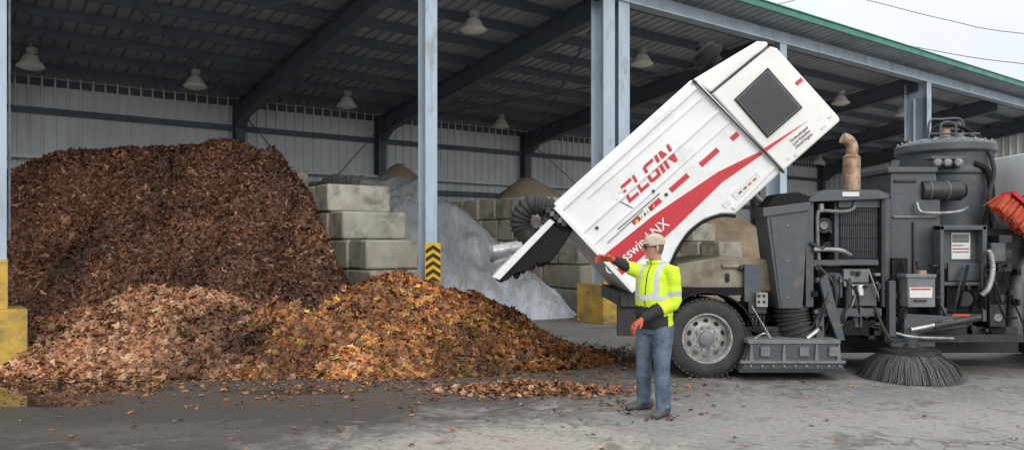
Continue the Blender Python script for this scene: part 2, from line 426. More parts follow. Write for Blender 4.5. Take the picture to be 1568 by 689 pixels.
def heapf(cs,cd,r,h):
    def f(X,Y):
        s,d=sd(X,Y); q=np.sqrt((s-cs)**2+(d-cd)**2+.15)/r
        return np.maximum(h*(1-q)*1.15+fbm(X,Y,5,1.2)*.5,-.1)
    return f
hfield('gravel_heap',-4,9,18,32,.12,heapf(3.5,7.4,5.4,3.6),M['soil'])
hfield('gravel_heap',4,16,19,34,.12,heapf(10.5,6.5,5.5,3.6),M['soil'])
hfield('gravel_heap',-7,3,20,30,.12,heapf(-.6,8.8,4.0,4.0),M['soil'])
# ---------------------------------------------------------------- leaf piles
def bigpile(X,Y):
    xs=np.array([-14,-11,-9.5,-8.2,-6.8,-5.6,-4.9,-4.3,-3.8,-3.45,-3.0,-2.5])
    hs=np.array([2.3,2.7,3.0,3.38,3.48,3.55,3.50,3.22,2.5,1.6,.6,-.2])
    yy=(Y-14.3)*.30
    top=np.interp(X+yy*.9+fbm(X,Y,3,.8)*.55,xs,hs)
    front=(Y-10.75+.35*np.clip((X+7)*.25,-1,1)+fbm(X,Y*.5,3,.7)*1.1)*1.02
    h=smin(top,front,.5); h=smin(h,(19.5-Y)*1.0,.6)
    return h+fbm(X+3,Y+8,5,1.6)*.5
def mound(X,Y,cx,cy,rx,ry,h,p=1.6):
    q=np.sqrt(((X-cx)/rx)**2+((Y-cy)/ry)**2+.002)
    return h*(1-q**p)
def front1(X,Y):
    wx=X+fbm(X,Y,3,.9)*.7; wy=Y+fbm(X+40,Y,3,.9)*.6
    h=mound(wx,wy,-5.15,11.5,2.0,1.85,1.08)
    h=smax(h,mound(wx,wy,-4.3,11.3,1.7,1.7,.85),.2)
    h=smax(h,mound(wx,wy,-6.2,11.2,1.1,1.25,.55),.2)
    return h
def front2(X,Y):
    wx=X+fbm(X+9,Y,3,.9)*.6; wy=Y+fbm(X+50,Y,3,.9)*.6
    h=mound(wx,wy,-1.75,11.6,1.9,1.9,1.17,1.9)
    h=smax(h,mound(wx,wy,-2.9,11.6,1.3,1.7,1.0),.2)
    h=smax(h,mound(wx,wy,-.65,11.5,1.35,1.6,.92,1.5),.2)
    h=smax(h,mound(wx,wy,.2,11.5,1.2,1.0,.34,1.3),.15)
    return h
def piles(X,Y):
    h=smax(smax(bigpile(X,Y),front1(X,Y),.15),front2(X,Y),.12)
    h=h+fbm(X,Y,4,3.5)*.20*np.clip(h*3,0,1)
    return np.maximum(h,-.12)
M['leafbase']=mat('leaf_mass',(.09,.042,.02),(.045,.022,.012),5,.95)
pile=root('leaf_pile',(-4,11.5,0))
hfield('pile_body',-13.5,2.2,9.0,19.6,.06,piles,M['leafbase'],pile)
def leafmat():
    m,nt,b=newmat('dead_leaves')
    at=N(nt,'ShaderNodeAttribute'); at.attribute_name='lc'
    nt.links.new(at.outputs['Color'],b.inputs['Base Color']); b.inputs['Roughness'].default_value=.6; b.inputs['Specular IOR Level'].default_value=.35
    return m
LM=leafmat()
def starleaf():
    r=[1,.55,.85,.45,.7,.4,.5,.4,.7,.45,.85,.55]
    v=[(0,0,0)]
    for i,q in enumerate(r):
        an=2*math.pi*i/len(r); v.append((q*math.cos(an),q*math.sin(an),-.22*q*abs(math.sin(an))+.15*math.cos(2*an)*q))
    t=[(0,i+1,(i+1)%len(r)+1) for i in range(len(r))]
    return np.array(v),np.array(t)
def ovalleaf():
    v=np.array([(1,0,.25),(.1,.5,-.1),(-.9,0,.2),(.1,-.5,-.05),(0,0,.1)]); t=np.array([(4,0,1),(4,1,2),(4,2,3),(4,3,0)]); return v,t
def scatter(name,X,Y,Z,Nr,size,colr,shape,tilt,parent=None,lift=.03):
    v0,t0=shape; n=len(X); k=len(v0)
    nr=Nr+rng.normal(0,tilt,(n,3)); nr/=np.linalg.norm(nr,axis=1)[:,None]
    r=rng.normal(0,1,(n,3)); a_=np.cross(nr,r); a_/=np.linalg.norm(a_,axis=1)[:,None]; b_=np.cross(nr,a_)
    sx=size*rng.uniform(.6,1.35,n); sy=sx*rng.uniform(.55,1.0,n); sz=sx*rng.uniform(-1.6,1.6,n)
    co=(np.stack([X,Y,Z+lift*rng.uniform(0,1,n)],1)[:,None,:]
        +v0[None,:,0,None]*a_[:,None,:]*sx[:,None,None]+v0[None,:,1,None]*b_[:,None,:]*sy[:,None,None]+v0[None,:,2,None]*nr[:,None,:]*sz[:,None,None])
    co=co.reshape(-1,3); co[:,2]=np.maximum(co[:,2],.004)
    tr=(t0[None]+ (np.arange(n)*k)[:,None,None]).reshape(-1,3)
    me=bpy.data.meshes.new(name)
    me.vertices.add(len(co)); me.vertices.foreach_set('co',co.ravel())
    me.loops.add(tr.size); me.loops.foreach_set('vertex_index',tr.ravel().astype(np.int32))
    me.polygons.add(len(tr)); me.polygons.foreach_set('loop_start',np.arange(0,tr.size,3,dtype=np.int32)); me.polygons.foreach_set('loop_total',np.full(len(tr),3,dtype=np.int32))
    me.update(calc_edges=True)
    at=me.color_attributes.new('lc','FLOAT_COLOR','POINT')
    cc=np.ones((n,k,4)); cc[:,:,:3]=np.clip(colr,0,.9)[:,None,:]; cc[:,0,:3]*=.75; at.data.foreach_set('color',cc.ravel())
    me.materials.append(LM)
    ob=bpy.data.objects.new(name,me); col.objects.link(ob)
    if parent: ob.parent=parent; ob.matrix_parent_inverse=Matrix.Translation(parent.location).inverted()
    return ob
def normals(f,X,Y,e=.06):
    z=f(X,Y); dx=(f(X+e,Y)-z)/e; dy=(f(X,Y+e)-z)/e
    n=np.stack([-dx,-dy,np.ones_like(z)],1); return z,n/np.linalg.norm(n,axis=1)[:,None]
def pick(pal,w,n): 
    pal=np.array(pal); w=np.array(w,float); return pal[rng.choice(len(pal),n,p=w/w.sum())]*rng.uniform(.7,1.3,(n,1))
tanpal=[(.36,.195,.105),(.29,.14,.07),(.20,.085,.042),(.45,.28,.17),(.12,.052,.03),(.32,.13,.055)]
orgpal=[(.36,.14,.045),(.28,.105,.035),(.48,.26,.06),(.20,.08,.03),(.60,.38,.07),(.11,.05,.025),(.40,.19,.075)]
brnpal=[(.110,.047,.024),(.08,.034,.018),(.048,.022,.013),(.17,.082,.045),(.135,.052,.023),(.28,.15,.08)]
n=120000
X=rng.uniform(-11,-2.2,n); Y=rng.uniform(9.8,16.5,n)
z,nr=normals(piles,X,Y)
b1=bigpile(X,Y); f1=front1(X,Y); f2=front2(X,Y)
fr=np.maximum(f1,f2)+fbm(X,Y,3,2.2)*.35>b1
k=(z>.0)
big=k&~fr
scatter('brown_leaves',X[big],Y[big],z[big],nr[big],.065,pick(brnpal,[5,5,4,2.4,2,.7],big.sum())*(1+1.7*np.clip(fbm(X[big],Y[big],3,1.3),-.4,.5))[:,None],ovalleaf(),.5,pile,.05)
nf=62000
X=rng.uniform(-8,1.9,nf); Y=rng.uniform(9.0,13.4,nf); z,nr=normals(piles,X,Y); b1=bigpile(X,Y); f1=front1(X,Y); f2=front2(X,Y)
k=(z>-.02)&(np.maximum(f1,f2)+fbm(X,Y,3,2.2)*.35>b1); X,Y,z,nr,f1,f2=[q[k] for q in(X,Y,z,nr,f1,f2)]
w2=np.clip(.5+(f2-f1)*3+fbm(X,Y,3,1.5)*1.5,0,1)
n=len(X); isorg=rng.random(n)<w2*.85
cl=np.where(isorg[:,None],pick(orgpal,[4,4,1.3,4,.55,3.4,2],n),pick(tanpal,[4,4,3.5,2.2,2.4,2],n))
dk=np.clip(1+2.3*fbm(X+5,Y,4,1.4),.3,1.5)
dk*=np.where((X>-.7)&(w2>.5),.70,1)
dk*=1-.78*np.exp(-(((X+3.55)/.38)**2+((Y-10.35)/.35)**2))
scatter('fresh_leaves',X,Y,z,nr,.085,cl*dk[:,None],starleaf(),.42,pile,.06)
def loose(name,n,cx,cy,rx,ry,pal,w,size=.055,shape=None,tilt=.25,h=0):
    u=rng.normal(0,.45,(n,2)); X=cx+u[:,0]*rx; Y=cy+u[:,1]*ry
    X+=fbm(X,Y,3,1.3)*.8
    z=np.full(n,.008)+h*np.exp(-(u**2).sum(1)*3)*rng.random(n)
    return scatter(name,X,Y,z,np.tile([0,0,1.],(n,1)),size,pick(pal,w,n),shape or starleaf(),tilt,None,.012)
loose('fallen_leaves',1700,.22,9.0,1.05,.42,tanpal,[4,4,4,2,2,2],.05,None,.45,.09)
loose('fallen_leaves',1800,-2.9,9.9,5.6,1.4,tanpal+orgpal[:1],[3,4,4,1,3,2,2],.045)
loose('fallen_leaves',1500,1.1,11.8,1.5,1.2,brnpal+tanpal[:2],[4,4,4,2,2,1,1,1],.045,None,.4,.05)
loose('fallen_leaves',200,-1.4,8.2,6,2.6,tanpal,[3,4,4,1,3,2],.038)
loose('fallen_leaves',90,1.2,8.1,.9,1.0,brnpal+tanpal[:2],[4,4,4,2,2,1,2,2],.035)
loose('fallen_leaves',400,-6.1,9.7,1.3,.9,tanpal,[3,4,4,1,3,2],.045)
# ---------------------------------------------------------------- SWEEPER TRUCK
truck=root('street_sweeper_truck',(4.5,10.9,0))
Yn=9.75; Yf=12.15
a=Acc()
hop=[(847,312),(1060,121),(1198,262),(1126,328),(1104,328),(1078,337),(1055,355),(1038,380),(1028,402),(968,450)]
a.prism(hop[::-1],Yn,Yf,'white')
a.build('hopper_body',truck,bevel=.03,seg=3)
a=Acc()
a.prism([(1090,143),(1178,70),(1190,74),(1284,178),(1287,185),(1200,262)][::-1],Yn-.06,Yf+.05,'white2')
a.prism([(1061,122),(1160,63),(1175,64),(1177,69),(1089,142)][::-1],Yn-.01,Yf,'white2')
a.build('hopper_front_cabinet',truck,bevel=.045,seg=3)
e1=Vector((math.cos(math.radians(41.5)),0,math.sin(math.radians(41.5)))); e2=Vector((-e1.z,0,e1.x))
def hq(a,pts,Y,m,th=.006): a.prism(pts,Y-th,Y,m,ref=Y)
a=Acc()
def rib(p,q,w,t,m='white'):
    A=P(*p,Yn);B_=P(*q,Yn); A.y=B_.y=Yn-t/2; d=(B_-A).normalized(); u=Vector((-d.z,0,d.x))
    a.obox((A+B_)/2,(B_-A)/2,Vector((0,t/2+.004,0)),u*w/2,m)
rib((856,322),(1064,134),.07,.035); rib((888,360),(1100,170),.035,.022); rib((905,378),(1118,186),.02,.016)
rib((850,317),(970,446),.06,.045); rib((968,441),(1020,399),.05,.03)
rib((1066,128),(1193,258),.045,.03)
rib((1075,150),(900,303),.015,.02)
rib((1185,255),(1122,320),.05,.02)
a.build('hopper_ribs',truck,bevel=.008)
a=Acc()
rib((1060,124),(1199,265),.014,.06,'blackpaint'); rib((1089,143),(1177,72),.012,.064,'blackpaint')
rib((946,351),(1010,296),.008,.014,'blackpaint'); rib((930,372),(985,322),.010,.010,'gray2')
arc=[(1126,329),(1104,328),(1078,337),(1055,355),(1038,380),(1028,402)]
a.path([P(x,y+2,Yn-.01) for x,y in arc],.022,'pitch',8,6)
a.build('hopper_seams',truck)
a=Acc()
hq(a,[(918,396),(1000,330),(1100,263),(1168,230),(1168,236),(1106,279),(1035,348),(948,425)][::-1],Yn-.001,'red')
a.prism([(1169,228),(1237,185),(1172,233)][::-1],Yn-.068,Yn-.062,'red')
for c,L in(((1145,192),7),((1125,209),14),((1086,241),36),((1040,280),36),((1003,313),22),((974,337),14)):
    cc=P(*c,Yn); cc.y=Yn-.004; a.obox(cc,e1*(L*.00412),Vector((0,.0035,0)),e2*.033,'red')
a.obox(P(1224,125,Yn-.07),e1*.045,Vector((0,.006,0)),e2*.024,'red')
a.build('red_stripes',truck)
a=Acc()
for c,w,h,m in(((952,292),.09,.03,'label'),((955,302),.07,.04,'label'),((1143,285),.42,.10,'label'),((1112,312),.1,.07,'label'),((1268,180),.05,.03,'label'),((1258,196),.08,.025,'label'),((1216,238),.04,.04,'label'),((1205,243),.04,.03,'label'),((976,338),.06,.03,'hazyellow'),((948,305),.05,.06,'label')):
    cc=P(*c,Yn); cc.y=Yn-.006 if c[0]<1190 else Yn-.066; a.obox(cc,e1*w/2,Vector((0,.004,0)),e2*h/2,m)
cc=P(1145,284,Yn); cc.y=Yn-.012
for k in(-.13,-.05,.03,.11): a.obox(cc+e1*k,e1*.025,Vector((0,.003,0)),e2*.012,'smalltext' if k<0 else 'orange')
for i in range(7):
    cc=P(974+i*4.5,340-i*4,Yn); cc.y=Yn-.011
    a.obox(cc,e1*.010,Vector((0,.003,0)),(e2+e1*.5)*.018,'blackpaint' if i%2 else 'hazyellow')
for c in((914,349),(1000,293),(1020,298)): 
    cc=P(*c,Yn); cc.y=Yn-.012; a.obox(cc,e1*.018,Vector((0,.01,0)),e2*.018,'black')
for i in range(9):
    cc=P(945+i*3,306+i*1.6,Yn); cc.y=Yn-.005; a.obox(cc,e1*.006,Vector((0,.004,0)),e2*.012,'smalltext')
a.build('decals_and_latches',truck)
a=Acc()
t_=.17
lt={'E':([[(0,0),(.24,0),(.24,1),(0,1)],[(.24,1-t_),(1,1-t_),(1,1),(.24,1)],[(.24,.5-t_/2),(.92,.5-t_/2),(.92,.5+t_/2),(.24,.5+t_/2)],[(.24,0),(1,0),(1,t_),(.24,t_)]],.165),
'L':([[(0,0),(.24,0),(.24,1),(0,1)],[(.24,0),(1,0),(1,t_),(.24,t_)]],.145),
'G':([[(0,.08),(.24,0),(.24,1),(0,.92)],[(.24,1-t_),(1,1-t_),(1,1),(.24,1)],[(.24,0),(1,0),(1,t_),(.24,t_)],[(.76,t_),(1,t_),(1,.55),(.76,.55)],[(.5,.40),(.76,.40),(.76,.55),(.5,.55)]],.170),
'I':([[(0,0),(1,0),(1,1),(0,1)]],.045),
'N':([[(0,0),(.24,0),(.24,1),(0,1)],[(.76,0),(1,0),(1,1),(.76,1)],[(.24,1),(.24,.66),(.76,0),(.76,.34)]],.175)}
org=P(964,311,Yn); org.y=Yn-.003; x0=0; hgt=.235
for ch in 'ELGIN':
    polys,wd=lt[ch]
    for pl_ in polys:
        v=[]
        for yy in(-.006,0):
            for x,y in pl_: v.append(org+e1*(x0+x*wd+y*hgt*.22)+e2*(y*hgt)+Vector((0,yy,0)))
        a.add(v,[(0,1,2,3),(7,6,5,4),(0,4,5,1),(1,5,6,2),(2,6,7,3),(3,7,4,0)],'red')
    x0+=wd+.028
a.build('maker_lettering',truck)
def text(body,px,py,size,rot,m,name,bold=0,shear=0,sx=1,Y=Yn-.01,parent=truck):
    cu=bpy.data.curves.new(name,'FONT'); cu.body=body; cu.size=size; cu.offset=bold; cu.shear=shear; cu.extrude=.002; cu.align_x='CENTER'; cu.align_y='CENTER'
    t=bpy.data.objects.new(name,cu); col.objects.link(t); bpy.context.view_layer.update()
    me=bpy.data.meshes.new_from_object(t.evaluated_get(bpy.context.evaluated_depsgraph_get()))
    bpy.data.objects.remove(t)
    r=math.radians(rot); x=Vector((math.cos(r),0,math.sin(r)))*sx; y=Vector((-math.sin(r),0,math.cos(r))); c=P(px,py,Yn); c.y=Y
    mt=Matrix(((x.x,y.x,0,c.x),(0,0,-1,c.y),(x.z,y.z,0,c.z),(0,0,0,1)))
    me.transform(mt); me.materials.clear(); me.materials.append(M[m])
    ob=bpy.data.objects.new(name,me); col.objects.link(ob); ob.parent=parent; ob.matrix_parent_inverse=Matrix.Translation(parent.location).inverted()
text('Crosswind NX',975,378,.175,40,'textwhite','model_lettering',.002,0,.92,Yn-.014)
text('Turbocharged\nLow Emission\nDiesel Engine',1224,212,.050,40,'smalltext','small_lettering',0,.2,1,Yn-.068)
a=Acc()
win=[(1125,152),(1176,104),(1229,165),(1176,211)]
def shrink(p,f):
    cx=sum(x for x,_ in p)/len(p);cy=sum(y for _,y in p)/len(p); return [(cx+(x-cx)*f,cy+(y-cy)*f) for x,y in p]
a.prism(win[::-1],Yn-.085,Yn-.05,'pitch'); a.prism(shrink(win,.95)[::-1],Yn-.092,Yn-.07,'gray2'); a.prism(shrink(win,.915)[::-1],Yn-.096,Yn-.07,'mesh')
w0,w1,w2,w3=[P(x,y,Yn-.1) for x,y in shrink(win,.90)]
for i in range(1,22):
    t=i/22; a.beam(w0.lerp(w1,t),w3.lerp(w2,t),.004,.004,'gray',up=(0,1,0)); a.beam(w0.lerp(w3,t),w1.lerp(w2,t),.004,.004,'gray',up=(0,1,0))
a.build('grille_window',truck,bevel=0)
a=Acc()
c=P(1085,88,10.4)
a.lathe([(0,-.02),(.12,-.02),(.12,.06),(.19,.07),(.22,.10),(.22,.15),(.17,.18),(.17,.24),(.12,.27),(0,.28)],c-e2*.12,e2,'pitch',28)
a.lathe([(0,.27),(.06,.27),(.06,.32),(0,.33)],c-e2*.12,e2,'pitch',16)
a.build('air_precleaner',truck)
a=Acc()
a.prism([(843,337),(878,350),(868,368),(848,396),(838,402),(820,405),(806,415),(790,418),(778,428),(767,433),(758,428)][::-1],Yn+.06,Yf-.06,'pitch')
a.prism([(842,335),(850,340),(765,429),(753,424)][::-1],Yn+.02,Yf,'white')
a.prism([(838,322),(858,318),(878,345),(862,352),(842,338)][::-1],Yn+.03,Yf-.03,'pitch')
a.build('rear_door',truck,bevel=.01)
a=Acc()
for i in range(22):
    t=random.random(); x=768+t*85; y=432-t*45+random.uniform(-6,5)
    a.ell(P(x,y,Yn+random.uniform(.06,.5)),(.04,.03,.045),'pitch',n=6,seg=8)
a.build('door_debris',truck)
a=Acc()
a.path([P(848,320,10.0),P(814,314,10.0),P(797,333,10.02),P(800,352,10.05),P(818,366,10.08),P(834,362,10.1)],.13,'rubber',18,14,.09,2)
a.path([P(864,312,9.9),P(845,326,9.85),P(833,345,9.85)],.06,'black',12,8,.1,1)
a.cyl(P(752,387,11.3),P(812,378,11.3),.125,'steel',24); a.cyl(P(750,387,11.3),P(756,386.5,11.3),.14,'gray2',24)
a.cyl(P(805,378,11.3),P(835,366,11.3),.10,'rubber',20)
a.beam(P(757,402,11.0),P(835,372,11.0),.03,.04,'steel')
for k in range(5): a.B(836+k*6,318+k*5,843+k*6,326+k*5,Yn-.02,Yn+.1,random.choice(['black','gray2']))
a.build('suction_hoses',truck)
a=Acc()
a.path([P(1176,330,10.5),P(1165,310,10.4),P(1152,292,10.4)],.035,'steel',10,4)
a.cyl(P(1190,470,10.6),P(1158,300,10.6),.055,'gray2',16); a.cyl(P(1158,300,10.6),P(1150,262,10.6),.03,'steel',12)
a.cyl(P(1190,470,11.6),P(1158,300,11.6),.055,'gray2',16)
a.build('lift_cylinders',truck)
def wheel(c,r,w,name):
    a=Acc(); ax=Vector((0,-1,0))
    prof=[(r*.60,-w*.5),(r*.74,-w*.5),(r*.93,-w*.46),(r*.985,-w*.36),(r,-w*.2),(r,w*.2),(r*.985,w*.36),(r*.955,w*.42),(r*.90,w*.47),(r*.78,w*.5),(r*.68,w*.48),(r*.62,w*.44)]
    a.lathe(prof,c,ax,'rubber',56)
    a.lathe([(r*.635,w*.43),(r*.635,w*.47),(r*.60,w*.475),(r*.585,w*.44),(r*.57,w*.32),(r*.555,w*.2),(r*.54,w*.12),(r*.47,w*.14),(r*.40,w*.20),(r*.33,w*.23),(r*.24,w*.23)],c,ax,'rim',48)
    a.lathe([(r*.24,w*.23),(r*.24,w*.30),(r*.20,w*.32),(r*.19,w*.46),(r*.17,w*.48),(0,w*.49)],c,ax,['rim','rim','gray2','gray2','gray2'],28)
    for k in range(10):
        an=2*math.pi*k/10; u=Vector((math.cos(an),0,math.sin(an)))
        p=c+u*r*.285+ax*(w*.22); a.cyl(p,p+ax*.045,.016,'rim',6)
        an+=math.pi/10; u=Vector((math.cos(an),0,math.sin(an))); t=Vector((-u.z,0,u.x)); p=c+u*r*.445+ax*(w*.17)
        a.loft([p,p+(ax-u*.35)*.017],[(.034,.026)]*2,'mesh',12,side=t)
    for k in range(48):
        an=2*math.pi*k/48; u=Vector((math.cos(an),0,math.sin(an))); t=Vector((-u.z,0,u.x))
        for sg in(-1,1):
            a.obox(c+u*(r-.004)+ax*(sg*w*.33),u*.012,t*.022,ax*w*.12,'rubber')
    a.build(name,truck)
wc=P(1080,0,9.9); wr=.505
wheel(Vector((wc.x,9.92,wr)),wr,.27,'rear_wheel'); wheel(Vector((wc.x,10.22,wr)),wr,.27,'rear_wheel_inner'); wheel(Vector((wc.x,11.95,wr)),wr,.27,'rear_wheel_far')
a=Acc()
pts=[]
for k in range(13):
    an=math.radians(15+k*12.5); pts.append((wc.x+.60*math.cos(an),wr+.58*math.sin(an)))
v=[];f=[]
for x,z_ in pts:
    v+=[(x,9.78,z_),(x,10.4,z_),(x,9.78,z_+.025),(x,10.4,z_+.025)]
for i in range(12):
    b_=4*i; f+=[(b_,b_+4,b_+5,b_+1),(b_+2,b_+3,b_+7,b_+6),(b_,b_+2,b_+6,b_+4),(b_+1,b_+5,b_+7,b_+3)]
a.add(v,f,'pitch')
a.build('wheel_fender',truck)
a=Acc()
a.B(945,455,976,514,9.95,10.0,'rubber')
a.B(960,462,1720,492,10.45,10.6,'black'); a.B(960,462,1720,492,11.5,11.65,'black')
a.B(950,448,1000,470,9.9,12.0,'black')
a.B(1135,500,1560,514,10.0,10.12,'black')
a.B(1135,455,1330,500,10.5,10.55,'black')
a.cyl(Vector((wc.x,10.1,wr)),Vector((wc.x,11.9,wr)),.09,'black',16)
a.ell(Vector((wc.x,11.0,wr)),(.2,.2,.22),'black')
for x in(1150,1250,1330,1480): a.B(x,490,x+10,520,10.0,11.8,'black')
a.B(1240,488,1560,540,10.6,11.6,'black')
a.cyl(P(1170,506,10.3),P(1230,506,10.3),.07,'black',16)
a.B(1030,440,1140,452,9.98,10.1,'pitch')
a.build('chassis',truck,bevel=.008)
a=Acc()
a.prism([(1036,404),(1085,396),(1108,392),(1190,398),(1190,447),(1120,447),(1036,440)][::-1],10.05,11.9,'beige')
a.B(1106,404,1150,411,10.0,10.06,'beige'); a.B(1112,418,1118,432,10.0,10.06,'black'); a.B(1160,410,1168,440,9.98,10.06,'beige')
a.cyl(P(1135,410,10.05),P(1135,410,9.98),.04,'black',14)
a.build('water_tank',truck,bevel=.04,seg=3)
a=Acc()
a.prism([(1172,320),(1238,312),(1229,472),(1193,472)][::-1],9.82,10.3,'gray')
a.prism([(1168,318),(1241,309),(1241,322),(1169,332)][::-1],9.79,10.33,'gray')
a.prism([(1174,316),(1190,297),(1222,294),(1243,302),(1241,310)][::-1],9.86,10.26,'pitch')
a.prism([(1180,335),(1190,333),(1200,470),(1196,470)][::-1],9.805,9.825,'gray')
for y in(345,400,455): a.cyl(P(1206,y,9.82),P(1206,y,9.81),.012,'steel',8)
a.build('suction_duct',truck,bevel=.015)
a=Acc()
a.path([P(1210,468,10.05),P(1212,485,10.05),P(1216,500,10.03),P(1224,520,10.0)],.21,'rubber',24,14,.07,3)
a.build('nozzle_hose',truck)
a=Acc()
a.prism([(1152,524),(1281,524),(1294,568),(1135,568)][::-1],9.62,11.9,'gray')
a.B(1146,520,1287,526,9.60,11.9,'gray2'); a.B(1134,552,1295,556,9.58,9.62,'gray2'); a.B(1132,565,1296,570,9.58,9.64,'rubber')
for x in range(1150,1290,17):
    a.cyl(P(x,560,9.615),P(x,560,9.59),.012,'steel',8)
for x in(1150,1200,1250,1284): a.prism([(x,527),(x+2,527),(x+4,552),(x-2,552)][::-1],9.59,9.63,'gray2')
for x in(1165,1225,1270): a.B(x,531,x+14,545,9.585,9.625,'gray2')
a.path([P(1150,522,9.7),P(1170,510,9.8),P(1180,519,9.7)],.012,'steel',8,6)
a.path([P(1235,518,9.75),P(1252,505,9.8),P(1240,515,9.9)],.03,'steel',8,6)
for k in range(14):
    p=P(1152+k*2.3,470+k*3.8,9.8); a.ell(p,(.012,.007 if k%2 else .014,.024),'steel',axis=(.5,0,-1),n=5,seg=6)
a.build('pickup_head',truck,bevel=.006)
a=Acc()
a.B(1140,405,1166,462,9.95,10.1,'gray'); a.B(1146,462,1174,480,9.9,10.05,'black'); a.B(1158,448,1176,470,9.86,9.95,'steel')
for i in range(4):
    a.cyl(P(1162+(i%2)*8,453+(i//2)*9,9.86),P(1162+(i%2)*8,453+(i//2)*9,9.85),.02,'black',10)
for i in range(5):
    a.path([P(1150+i*5,480,9.95),P(1146+i*6,497,9.9),P(1160+i*5,508,9.95),P(1185+i*3,500,10.1)],.011,'rubber',7,6)
a.build('control_valves',truck,bevel=.006)
a=Acc()
a.cyl(P(1304,292,10.5),P(1304,240,10.5),.115,'tan',22); a.cyl(P(1304,241,10.5),P(1304,237,10.5),.12,'tan',22,.075)
a.path([P(1304,240,10.5),P(1305,226,10.5),P(1300,216,10.5),P(1290,211,10.5)],.075,'tan',16,7)
a.build('exhaust_stack',truck)
a=Acc()
a.prism([(1238,305),(1262,291),(1345,291),(1362,297),(1362,304),(1240,309)][::-1],9.85,11.6,'gray')
a.B(1240,305,1284,405,10.25,11.3,'pitch'); a.B(1278,303,1350,402,10.0,10.3,'gray')
a.B(1286,318,1344,396,9.98,10.02,'mesh')
for i in range(17): a.B(1288+i*3.3,319,1289.2+i*3.3,395,9.965,9.985,'gray')
for i in range(4): a.B(1286,322+i*20,1344,323.5+i*20,9.955,9.975,'black')
a.B(1284,303,1350,318,9.95,10.02,'gray'); a.B(1344,305,1364,430,10.0,11.2,'gray')
a.B(1234,309,1246,470,9.9,10.0,'gray'); a.B(1246,398,1345,406,9.9,10.1,'gray')
a.B(1350,300,1356,470,9.9,9.98,'black')
a.B(1290,294,1316,301,9.835,9.86,'label')
a.build('radiator_and_engine_cover',truck,bevel=.01)
a=Acc()
pth=lambda pts,r,m,**k: a.path([P(*p) for p in pts],r,m,**k)
pth([(1254,398,9.9),(1252,365,9.9),(1252,330,9.9),(1258,323,9.9),(1290,324,9.88),(1306,320,9.9),(1310,308,9.95)],.022,'gray2')
pth([(1246,382,9.85),(1275,382,9.85),(1290,384,9.85),(1302,390,9.9)],.028,'steel')
pth([(1240,372,9.9),(1256,380,9.85),(1262,378,9.85)],.03,'black')
for c,r,m in(((1262,345),.10,'gray'),((1262,345),.05,'steel'),((1268,378),.07,'black'),((1276,352),.05,'gray2')):
    a.cyl(P(*c,10.26),P(*c,10.12 if r>.06 else 10.08),r,m,22)
a.B(1252,410,1345,470,10.0,11.0,'pitch'); a.B(1262,418,1290,455,9.9,10.0,'gray'); a.B(1292,412,1330,432,9.92,10.02,'gray2'); a.B(1296,434,1342,468,9.9,10.05,'gray')
a.B(1305,436,1322,452,9.89,9.905,'label'); a.B(1303,415,1318,421,9.905,9.925,'black')
a.cyl(P(1268,458,9.92),P(1268,482,9.92),.085,'black',18); a.cyl(P(1312,470,9.95),P(1312,500,9.95),.07,'gray',18)
a.B(1254,472,1350,484,9.85,10.0,'gray'); a.B(1250,484,1262,520,9.85,9.95,'gray'); a.B(1270,490,1330,512,9.9,10.3,'pitch')
a.prism([(1256,430),(1266,418),(1282,475),(1294,520),(1284,522),(1268,480)][::-1],9.8,9.86,'gray')
a.cyl(P(1257,322,9.95),P(1257,312,9.95),.04,'steel',14)
for i in range(12):
    x0=random.uniform(1248,1340); x1=x0+random.uniform(-35,35); y0=random.uniform(400,450)
    pth([(x0,y0,9.86),((x0+x1)/2+8,y0+random.uniform(10,45),9.8+random.uniform(0,.08)),(x1,y0+random.uniform(40,90),9.9)],random.choice([.01,.014,.018]),random.choice(['rubber','pitch','black','steel']),seg=7,n=7)
for i in range(30):
    x=random.uniform(1245,1345); y=random.uniform(405,510); s_=random.uniform(3,8)
    a.B(x,y,x+s_,y+random.uniform(3,9),9.84+i*.001,9.95,random.choice(['gray','black','gray2','pitch']))
a.build('engine',truck,bevel=.006)
a=Acc()
c=P(1446,300,11.0); c0=Vector((c.x,11.0,0)); zz=lambda y: H0-(y-375)*11.0/F
a.lathe([(0,zz(212)),(.30,zz(213)),(.50,zz(218)),(.62,zz(223)),(.645,zz(226)),(.645,zz(236)),(.60,zz(240)),(.585,zz(248)),(.585,zz(262)),(.61,zz(264)),(.61,zz(270)),(.585,zz(272)),(.56,zz(340)),(.50,zz(420)),(.50,zz(500))],c0,(0,0,1),'gray',48)
for k in range(22):
    an=2*math.pi*k/22; p=c0+Vector((math.cos(an)*.60,math.sin(an)*.60,zz(223)))
    a.cyl(p,p+Vector((0,0,.035)),.016,'steel',6)
a.prism([(1364,262),(1432,262),(1440,310),(1440,430),(1364,430)][::-1],10.2,11.3,'gray'); a.B(1360,256,1436,264,10.15,11.3,'gray')
a.B(1370,275,1404,279,10.17,10.21,'black'); a.B(1368,330,1436,334,10.17,10.21,'gray2'); a.B(1398,340,1401,425,10.17,10.21,'black')
a.cyl(P(1408,292,10.25),P(1470,292,10.25),.135,'black',24); a.cyl(P(1470,292,10.25),P(1476,292,10.25),.10,'pitch',20)
for x in(1418,1445): a.cyl(P(x,292,10.25),P(x+4,292,10.25),.142,'gray',24)
for x in(1436,1451,1468):
    a.cyl(P(x,249,10.40),P(x,249,10.28),.058,'gray2',18); a.cyl(P(x,249,10.285),P(x,249,10.27),.042,'steel',16)
a.B(1426,239,1478,244,10.3,10.5,'gray')
a.path([P(1404,310,10.15),P(1408,322,10.1),P(1420,326,10.1),P(1450,326,10.1),P(1472,323,10.1),P(1482,318,10.2)],.02,'steel',8,6)
